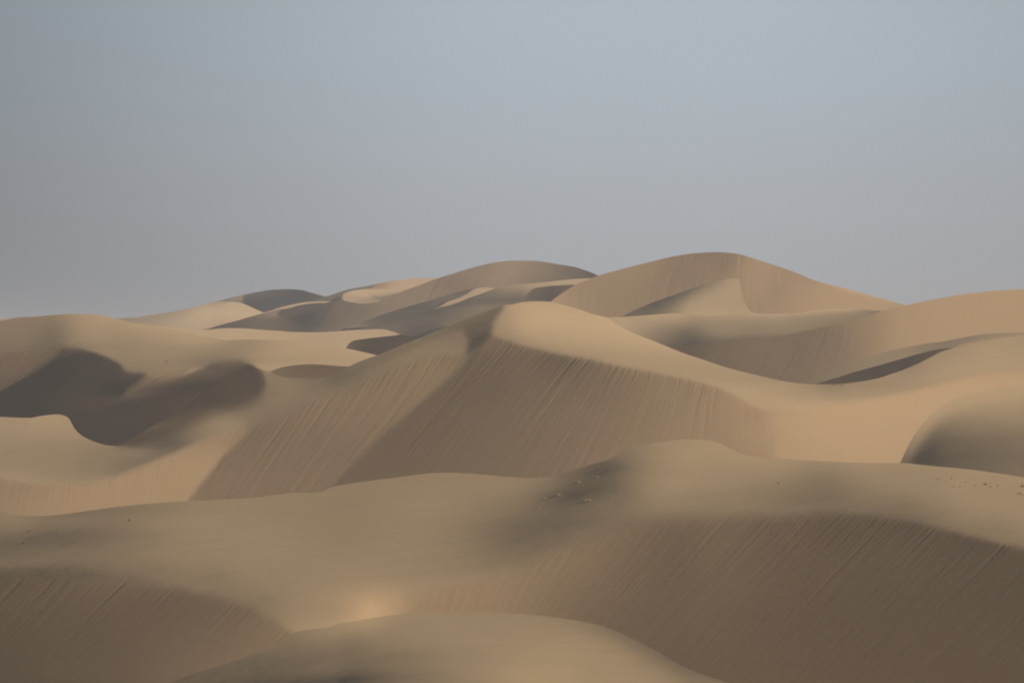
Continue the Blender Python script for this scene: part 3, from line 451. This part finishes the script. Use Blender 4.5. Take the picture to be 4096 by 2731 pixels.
def build_dune(D, r, nearer):
    us = r['us']; n = len(us)
    cr, bt = r['cr'], np.maximum(r['bt'], r['cr']+1.0)
    rows = int(max(8, np.ceil((bt-cr).max()/(1.0 if D['distance'] > 530 else 1.6))))
    t = np.linspace(0, 1, rows)[:, None]
    v = cr[None]+(bt-cr)[None]*t; U = np.repeat(us[None], rows, 0)
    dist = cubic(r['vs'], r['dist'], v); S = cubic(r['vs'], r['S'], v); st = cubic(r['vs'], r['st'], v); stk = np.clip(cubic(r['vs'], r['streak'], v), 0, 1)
    for E, e in nearer:                          # the buried foot stays behind the nearer dunes that cover it
        d2 = sample(e, 'dist', U, v); hid = (U >= e['us'][0]) & (U <= e['us'][-1]) & (v > crest_line(E, us)[None]+1.5)
        dist = np.where(hid, np.maximum(dist, d2*1.004+1.0), dist)
    th = (U-CX)/F; X = dist*th; Yd = dist; Zh = -dist*(v-VH)/F
    slip = np.clip(S, 0, 1)
    # lip: just below a brink, where the slip face begins
    lip = np.zeros_like(S); run = np.zeros(n); on = np.zeros(n, bool)
    for i in range(1, rows):
        enter = (S[i] > .5) & (S[i-1] <= .5); run = np.where(enter, Zh[i], run); on |= enter
        lip[i] = np.where(on & (S[i] > .3), np.exp(-np.maximum(run-Zh[i], 0)/1.5), 0)
    # lee side behind the crest: starts just below the line of sight and steepens to the angle of repose
    back = []; y, z = Yd[0].copy(), Zh[0].copy(); sight = Zh[0]/Yd[0]
    # the crest itself is seamed with the visible face; the rows go away from the viewer
    for k in range(22):
        ds = .35*1.26**k; slope = np.minimum(sight-.06, 0)-.5*min(1.0, k/9.0)
        y = y+ds; z = np.maximum(z+slope*ds, BASE_Z)
        back.append((y*th[0], y, z))
    # hidden foot in front: carries on down to the desert floor
    front = []; y, z = Yd[-1].copy(), Zh[-1].copy()
    for k in range(14):
        ds = .8*1.25**k; y = y-ds; z = np.maximum(z-(.6 if D['distance'] < 1500 else .12)*ds, BASE_Z); front.append((y*th[-1], y, z))
    gx = np.vstack([b[0] for b in back[::-1]]+[X]+[f[0] for f in front])
    gy = np.vstack([b[1] for b in back[::-1]]+[Yd]+[f[1] for f in front])
    gz = np.vstack([b[2] for b in back[::-1]]+[Zh]+[f[2] for f in front])
    nb, nf = len(back), len(front)
    ext = lambda a: np.vstack([np.repeat(a[:1], nb, 0), a, np.repeat(a[-1:], nf, 0)])
    fine = 440.0/D['distance']             # nearer faces show finer runnels
    gs, gst, gl, gk = ext(slip), ext(st*fine), ext(lip), ext(stk/max(fine, fine**2))
    # beyond both ends of the solved part the dune runs on sideways, levelling out and sinking
    def run_on(a, sx, side):
        cols = []; k = 0 if side < 0 else -1; kk = 8 if side < 0 else -9
        dx = np.maximum(np.abs(sx[0][:, k]-sx[0][:, kk]), .05); my = np.clip((sx[1][:, k]-sx[1][:, kk])/dx, -1.2, 1.2); mz = np.clip((sx[2][:, k]-sx[2][:, kk])/dx, -.4, .4)
        x, y, z, s = sx[0][:, k].copy(), sx[1][:, k].copy(), sx[2][:, k].copy(), a[:, k].copy(); step = D['distance']*.0012
        for j in range(26):
            f = math.exp(-j/9.0); x = x+side*step; y = y+my*f*step; z = np.maximum(z+(mz*f-.16*(1-f))*step, BASE_Z); s = s+side*step*fine
            cols.append((x, y, z, s)); step *= 1.07
        return cols
    left = run_on(gst, (gx, gy, gz), -1)[::-1] if us[0] < -60 else []
    right = run_on(gst, (gx, gy, gz), 1) if us[-1] > 1080 else []
    join = lambda a, i: np.hstack([q[i][:, None] for q in left]+[a]+[q[i][:, None] for q in right])
    rep = lambda a: np.hstack([np.repeat(a[:, :1], len(left), 1), a, np.repeat(a[:, -1:], len(right), 1)])
    gx, gy, gz, gst, gs, gl, gk = join(gx, 0), join(gy, 1), join(gz, 2), join(gst, 3), rep(gs), rep(gl), rep(gk); n = gx.shape[1]
    R = gx.shape[0]; co = np.stack([gx, gy, gz], -1).reshape(-1, 3)
    idx = np.arange(R*n).reshape(R, n)
    quads = np.stack([idx[:-1, :-1], idx[1:, :-1], idx[1:, 1:], idx[:-1, 1:]], -1).reshape(-1, 4)
    org = np.array([co[:, 0].mean(), co[:, 1].mean(), BASE_Z])
    me = bpy.data.meshes.new('sand_dune')
    me.vertices.add(len(co)); me.vertices.foreach_set('co', (co-org).astype(np.float32).ravel())
    me.loops.add(quads.size); me.loops.foreach_set('vertex_index', quads.astype(np.int32).ravel())
    me.polygons.add(len(quads)); me.polygons.foreach_set('loop_start', np.arange(0, quads.size, 4, dtype=np.int32))
    me.polygons.foreach_set('use_smooth', np.ones(len(quads), bool))
    me.update(calc_edges=True)
    uvl = me.uv_layers.new(name='fall_line'); uvs = np.stack([gst.ravel(), gz.ravel()*fine], -1)[quads.ravel()]
    uvl.data.foreach_set('uv', uvs.astype(np.float32).ravel())
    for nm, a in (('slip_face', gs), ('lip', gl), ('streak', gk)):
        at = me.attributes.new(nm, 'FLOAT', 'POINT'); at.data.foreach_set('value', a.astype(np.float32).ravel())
    # the crest is a crease between the visible face and the lee side
    ev = np.empty(len(me.edges)*2, np.int32); me.edges.foreach_get('vertices', ev); ev = ev.reshape(-1, 2)//n
    sh = me.attributes.new('sharp_edge', 'BOOLEAN', 'EDGE'); sh.data.foreach_set('value', (ev == nb).all(1))
    me.materials.append(SAND); me.validate()
    o = link(bpy.data.objects.new('sand_dune', me)); o.location = org
    o['kind'] = 'structure'; o['label'] = D['label']; o['category'] = 'dune'; o['group'] = 'dunes of the sand desert'
    D['surface'] = (r, o)
    return o
LOG = []
set_feet(DUNES)
SOLVED = [(D, relief(D, LOG)) for D in DUNES]
for k, (D, r) in enumerate(SOLVED):
    build_dune(D, r, SOLVED[k+1:])
for l in LOG:
    print('relief %s err %.3f p90 %.3f dist %.0f..%.0f' % l)

# ------------------------------------------------------------------ small things lying on the sand
rng = np.random.default_rng(7)
BY_KEY = {D['key']: D for D in DUNES}
def spot(key, px, py):
    """point of a dune's surface seen at a place of the photograph"""
    r, _ = BY_KEY[key]['surface']; u, v = px/4.0, py/4.0
    col = np.array([np.interp(u, r['us'], row) for row in r['dist']]); d = np.interp(v, r['vs'], col)
    return Vector((d*(u-CX)/F, d, -d*(v-VH)/F))

def plain(name, c0, c1, scale):
    m = bpy.data.materials.new(name); m.use_nodes = True; N = Nodes(m.node_tree)
    out = N.add('ShaderNodeOutputMaterial'); bs = N.add('ShaderNodeBsdfPrincipled', Roughness=.9); bs.inputs['Specular IOR Level'].default_value = .1
    n = N.add('ShaderNodeTexNoise', Scale=scale, Detail=3.0); N.link(N.add('ShaderNodeTexCoord').outputs['Object'], n.inputs['Vector'])
    N.link(N.mix(n.outputs['Fac'], c0, c1), bs.inputs['Base Color']); N.link(bs.outputs[0], out.inputs['Surface']); return m
TWIG = plain('dry_twig', (.09, .072, .05, 1), (.18, .14, .095, 1), 8.0)
CRUST = plain('sand_crust', (.25, .185, .12, 1), (.36, .27, .175, 1), 6.0)

def tuft_mesh():
    """dry desert tuft: a fan of thin bent stems out of one root, each a tapered strip with width"""
    vs, fs = [], []
    for i in range(70):
        a = rng.uniform(0, 2*math.pi); lean = rng.uniform(.15, 1.25); ln = rng.uniform(.10, .22); w = rng.uniform(.004, .008)
        base = np.array([rng.normal(0, .022), rng.normal(0, .022), -.02]); dirh = np.array([math.cos(a), math.sin(a), 0]); side = np.array([-dirh[1], dirh[0], 0])
        pts = [base+dirh*(ln*s*math.sin(lean*(.5+.5*s)))+np.array([0, 0, ln*s*math.cos(lean*(.4+.6*s))]) for s in (0, .35, .7, 1.0)]
        k = len(vs)
        for s, p in zip((1, .9, .6, .15), pts):
            up = np.array([0, 0, w*.6*s])
            vs += [tuple(p-side*w*s), tuple(p+up), tuple(p+side*w*s)]
        for j in range(3):
            q = k+3*j
            fs += [(q, q+1, q+4, q+3), (q+1, q+2, q+5, q+4), (q+2, q, q+3, q+5)]
    me = bpy.data.meshes.new('dry_tuft'); me.from_pydata(vs, [], fs); me.materials.append(TWIG); return me

def clod_mesh(seed, lx, ly, h):
    """wind-cut clod of crusted sand: steep ragged lip on one side, tail drifting out on the other"""
    g = np.random.default_rng(seed); nu, nv = 28, 14; vs, fs = [], []
    ph = g.uniform(0, 6.28, 6)
    for j in range(nv+1):
        t = j/nv
        for i in range(nu):
            a = 2*math.pi*i/nu; rag = 1+.22*math.sin(3*a+ph[0])+.14*math.sin(5*a+ph[1])+.08*math.sin(9*a+ph[2])
            x = lx*rag*t*math.cos(a); y = ly*rag*t*math.sin(a)
            if x > 0:
                x *= 1.5                     # drift tail
            steep = (1-t**4) if math.cos(a) < -.2 else (1-t)**1.3
            z = h*steep*(1+.25*math.sin(4*x/lx+ph[3])*math.cos(5*y/ly+ph[4]))-.05*t*h-.03
            vs.append((x, y, z))
    for j in range(nv):
        for i in range(nu):
            a, b = j*nu+i, j*nu+(i+1) % nu
            fs.append((a, a+nu, b+nu, b))
    me = bpy.data.meshes.new('sand_clod'); me.from_pydata(vs, [], fs); me.materials.append(CRUST)
    me.polygons.foreach_set('use_smooth', np.ones(len(fs), bool)); return me

def put(name, me, loc, scale, turn, label, cat, group=None):
    o = link(bpy.data.objects.new(name, me)); o.location = loc; o.scale = scale if isinstance(scale, tuple) else (scale,)*3
    o.rotation_euler = (0, 0, turn); o['label'] = label; o['category'] = cat
    if group:
        o['group'] = group
    return o
TUFTS = [tuft_mesh() for _ in range(3)]
RIGHT = 'small dark dry tuft in the scattered patch on the foreground ridge near the right edge'
LEFT = 'tiny dark dry tuft scattered on the dim left shoulder of the foreground ridge'
for key, x, y, s, lab, grp in (
  ('B', 3752, 1916, .9, RIGHT, 1), ('B', 3782, 1925, .8, RIGHT, 1), ('B', 3805, 1913, .9, RIGHT, 1), ('B', 3816, 1945, .8, RIGHT, 1), ('B', 3840, 1947, .8, RIGHT, 1),
  ('B', 3863, 1927, .8, RIGHT, 1), ('B', 3901, 1941, 1.0, RIGHT, 1), ('B', 3962, 1945, .9, RIGHT, 1), ('B', 3991, 1942, .8, RIGHT, 1), ('B', 4087, 1975, .9, RIGHT, 1),
  ('B', 3942, 1937, 1.7, 'wide dark dry tuft in the middle of the patch on the foreground ridge', 0),
  ('B', 4089, 1945, 1.9, 'large dark dry tuft at the right edge of the photo, upper of the two', 0),
  ('B', 4075, 1974, 1.5, 'rounded dark dry tuft at the right edge of the photo, lower of the two', 0),
  ('B', 516, 2080, 1.2, 'lone dark dry tuft just below the crest at the left of the foreground ridge', 0),
  ('B', 224, 2134, 1.0, LEFT, 2), ('B', 93, 2170, 1.2, LEFT, 2), ('B', 117, 2124, .9, LEFT, 2), ('B', 120, 2149, .9, LEFT, 2),
  ('B', 3113, 1932, 1.1, 'lone small dark tuft above the streaked slip face right of centre', 0),
  ('E2', 666, 1446, 2.0, 'lone dark tuft on the pale slope above the shadowed left bowl', 0),
  ('C', 104, 1694, 1.2, 'small dark tuft on the sunlit sand at the left edge below the shadowed bowl', 0),
  ('C', 3368, 1541, 1.6, 'dark tuft on the low saddle at the tip of the shadow wedge', 0)):
    put('dry_tuft', TUFTS[int(rng.integers(3))], spot(key, x, y), (.68*s*rng.uniform(1.0, 1.6), .68*s, .6*s*rng.uniform(.7, 1.0)), rng.uniform(0, 6), lab, 'tuft',
        ('', 'scattered tufts near the right edge', 'scattered tufts at the left')[grp] or None)
for i, (key, x, y, lx, ly, h, turn, lab) in enumerate((
  ('B', 2240, 1976, .55, .22, .14, .5, 'long low sand clod with a pale lip at the upper left of the dark hollow'),
  ('B', 2188, 1992, .36, .20, .12, .3, 'small dark sand clod at the left tip of the dark hollow'),
  ('B', 2160, 2032, .30, .16, .10, .4, 'lowest small sand clod left of the dark hollow'),
  ('B', 2358, 1999, .55, .34, .24, .2, 'sharp wind-cut sand lump with a drift tail below the dark hollow'),
  ('B', 2322, 1925, .50, .16, .12, .5, 'sunlit sand clod inside the dark hollow near its top'),
  ('B', 2395, 1902, .55, .10, .08, .5, 'thin sand ledge at the upper right end of the dark hollow'),
  ('B', 2476, 1957, .26, .16, .09, .3, 'tiny sand clod right of the dark hollow, upper of two'),
  ('B', 2446, 1987, .24, .14, .08, .3, 'tiny sand clod right of the dark hollow, lower of two'),
  ('C', 3345, 1539, .7, .3, .18, .2, 'low tan sand clod on the saddle at the tip of the shadow wedge'))):
    put('sand_clod', clod_mesh(20+i, lx*.75, ly*.8, h*.45), spot(key, x, y), 1.0, turn, lab, 'sand clod')

# spindrift lifting off the far crest
def spindrift():
    import bmesh
    bm = bmesh.new(); c = spot('F2', 870, 1212)
    for dx, dz, rx, rz in ((-1.5, .1, 7.0, 1.6), (2.5, 1.1, 5.0, 1.7), (6.0, 2.0, 4.0, 1.4)):
        r = bmesh.ops.create_uvsphere(bm, u_segments=24, v_segments=14, radius=1.0)
        for v in r['verts']:
            v.co = Vector((v.co.x*rx+dx, v.co.y*4.0, v.co.z*rz+dz))
    me = bpy.data.meshes.new('blowing_sand'); bm.to_mesh(me); bm.free()
    m = bpy.data.materials.new('blowing_sand'); m.use_nodes = True; N = Nodes(m.node_tree)
    vol = N.add('ShaderNodeVolumePrincipled', Density=.012); vol.inputs['Color'].default_value = (.9, .76, .6, 1)
    N.link(vol.outputs[0], N.add('ShaderNodeOutputMaterial').inputs['Volume']); me.materials.append(m)
    o = link(bpy.data.objects.new('blowing_sand', me)); o.location = c+Vector((0, 3, .5)); o['kind'] = 'stuff'; o['label'] = 'faint puff of sand blowing off the far left crest'
spindrift()

# desert floor between and beyond the dunes
def floor():
    n = 60; a = np.sign(np.linspace(-1, 1, n))*np.abs(np.linspace(-1, 1, n))**2.2*9000
    X, Y = np.meshgrid(a, a+1500); Z = BASE_Z+.5-1.2*np.sin(X*.011)*np.cos(Y*.008)
    me = bpy.data.meshes.new('desert_floor'); idx = np.arange(n*n).reshape(n, n)
    q = np.stack([idx[:-1, :-1], idx[:-1, 1:], idx[1:, 1:], idx[1:, :-1]], -1).reshape(-1, 4)
    me.from_pydata(np.stack([X, Y, Z], -1).reshape(-1, 3).tolist(), [], q.tolist()); me.materials.append(SAND)
    me.polygons.foreach_set('use_smooth', np.ones(len(q), bool))
    o = link(bpy.data.objects.new('desert_floor', me)); o['kind'] = 'structure'; o['label'] = 'flat sandy desert floor below the dunes'
floor()

# dusty air
def haze():
    x0, x1, y0, y1, z0, z1 = -9200, 9200, -7800, 10700, BASE_Z-3, 26
    v = [(x, y, z) for x in (x0, x1) for y in (y0, y1) for z in (z0, z1)]
    f = [(0, 1, 3, 2), (4, 6, 7, 5), (0, 4, 5, 1), (2, 3, 7, 6), (0, 2, 6, 4), (1, 5, 7, 3)]
    me = bpy.data.meshes.new('haze'); me.from_pydata(v, [], f)
    m = bpy.data.materials.new('dusty_air'); m.use_nodes = True; N = Nodes(m.node_tree)
    out = N.add('ShaderNodeOutputMaterial'); vol = N.add('ShaderNodeVolumePrincipled', Density=HAZE, Anisotropy=.2)
    vol.inputs['Color'].default_value = HAZE_COL
    N.link(vol.outputs[0], out.inputs['Volume']); me.materials.append(m)
    o = link(bpy.data.objects.new('haze', me)); o['kind'] = 'stuff'; o['label'] = 'thin pale dust haze over the dunes'
SKY, VEIL_LOW, VEIL_HIGH = .045, (.405, .415, .44, 1), (.42, .485, .535, 1)
HAZE, HAZE_COL = .00025, (.78, .86, 1.0, 1)
if HAZE > 0:
    haze()

# sun, sky, camera
SUN_UP = SUN_EL+math.radians(1.2)
sd = bpy.data.lights.new('sun', 'SUN'); sd.energy = 4.0; sd.angle = math.radians(.55); sd.color = (1.0, .905, .76)
so = link(bpy.data.objects.new('sun', sd)); so.rotation_euler = Vector((math.sin(SUN_AZ)*math.cos(SUN_UP), math.cos(SUN_AZ)*math.cos(SUN_UP), math.sin(SUN_UP))).to_track_quat('Z', 'Y').to_euler(); so.location = (300, 0, 200)
wd = bpy.data.worlds.new('World'); scene.world = wd; wd.use_nodes = True; N = Nodes(wd.node_tree)
sky = N.add('ShaderNodeTexSky', sky_type='NISHITA', sun_disc=False, sun_elevation=SUN_UP, sun_rotation=SUN_AZ, altitude=100.0, air_density=1.0, dust_density=4.0, ozone_density=1.0)
# dust veil low over the horizon: pale, clearing upwards into the blue; lens vignetting painted in as dimmer sides
dirn = N.add('ShaderNodeSeparateXYZ'); N.link(N.add('ShaderNodeTexCoord').outputs['Generated'], dirn.inputs[0])
def ramp(v, lo, hi, a, b):
    n = N.add('ShaderNodeMapRange', interpolation_type='SMOOTHSTEP'); N.link(v, n.inputs['Value'])
    for k, x in zip(('From Min', 'From Max', 'To Min', 'To Max'), (lo, hi, a, b)):
        n.inputs[k].default_value = x
    return n.outputs[0]
el = dirn.outputs[2]; az = N.math('ARCTAN2', dirn.outputs[0], dirn.outputs[1])
veil = N.mix(ramp(el, .0, .082, 0.0, 1.0), VEIL_LOW, VEIL_HIGH)
side = N.math('MULTIPLY', ramp(az, -.20, .02, .45, 1.0), ramp(az, .04, .22, 1.0, .75))
vs = N.add('ShaderNodeVectorMath', operation='SCALE'); N.link(veil, vs.inputs[0]); N.link(side, vs.inputs['Scale'])
nis = N.add('ShaderNodeVectorMath', operation='SCALE'); N.link(sky.outputs[0], nis.inputs[0]); nis.inputs['Scale'].default_value = SKY
mixed = N.mix(ramp(el, .10, .26, 1.0, 0.0), nis.outputs[0], vs.outputs[0])
dust = N.add('ShaderNodeTexNoise', Scale=9.0, Detail=3.0); dm = N.add('ShaderNodeMapping'); dm.inputs['Scale'].default_value = (1, 1, 3)
N.link(N.add('ShaderNodeTexCoord').outputs['Generated'], dm.inputs['Vector']); N.link(dm.outputs[0], dust.inputs['Vector'])
dv = N.add('ShaderNodeVectorMath', operation='SCALE'); N.link(mixed, dv.inputs[0]); N.link(N.math('ADD', .96, N.math('MULTIPLY', dust.outputs['Fac'], .08)), dv.inputs['Scale']); mixed = dv.outputs[0]
bg = N.add('ShaderNodeBackground', Strength=1.0); N.link(mixed, bg.inputs[0])
N.link(bg.outputs[0], N.add('ShaderNodeOutputWorld').inputs['Surface'])
cd = bpy.data.cameras.new('camera'); cd.sensor_width = 36; cd.lens = F/1024*36; cd.shift_y = -(VH-341.0)/1024*-1
cd.dof.use_dof = True; cd.dof.focus_distance = 650; cd.dof.aperture_fstop = 1.0
cd.clip_start = 1; cd.clip_end = 30000
co = link(bpy.data.objects.new('camera', cd)); co.rotation_euler = (math.pi/2, 0, 0); scene.camera = co
scene.view_settings.view_transform = 'Standard'; scene.view_settings.look = 'None'; scene.view_settings.exposure = 0; scene.view_settings.gamma = 1
scene.cycles.filter_width = 1.9; scene.cycles.max_bounces = 5; scene.cycles.diffuse_bounces = 3; scene.cycles.volume_bounces = 1
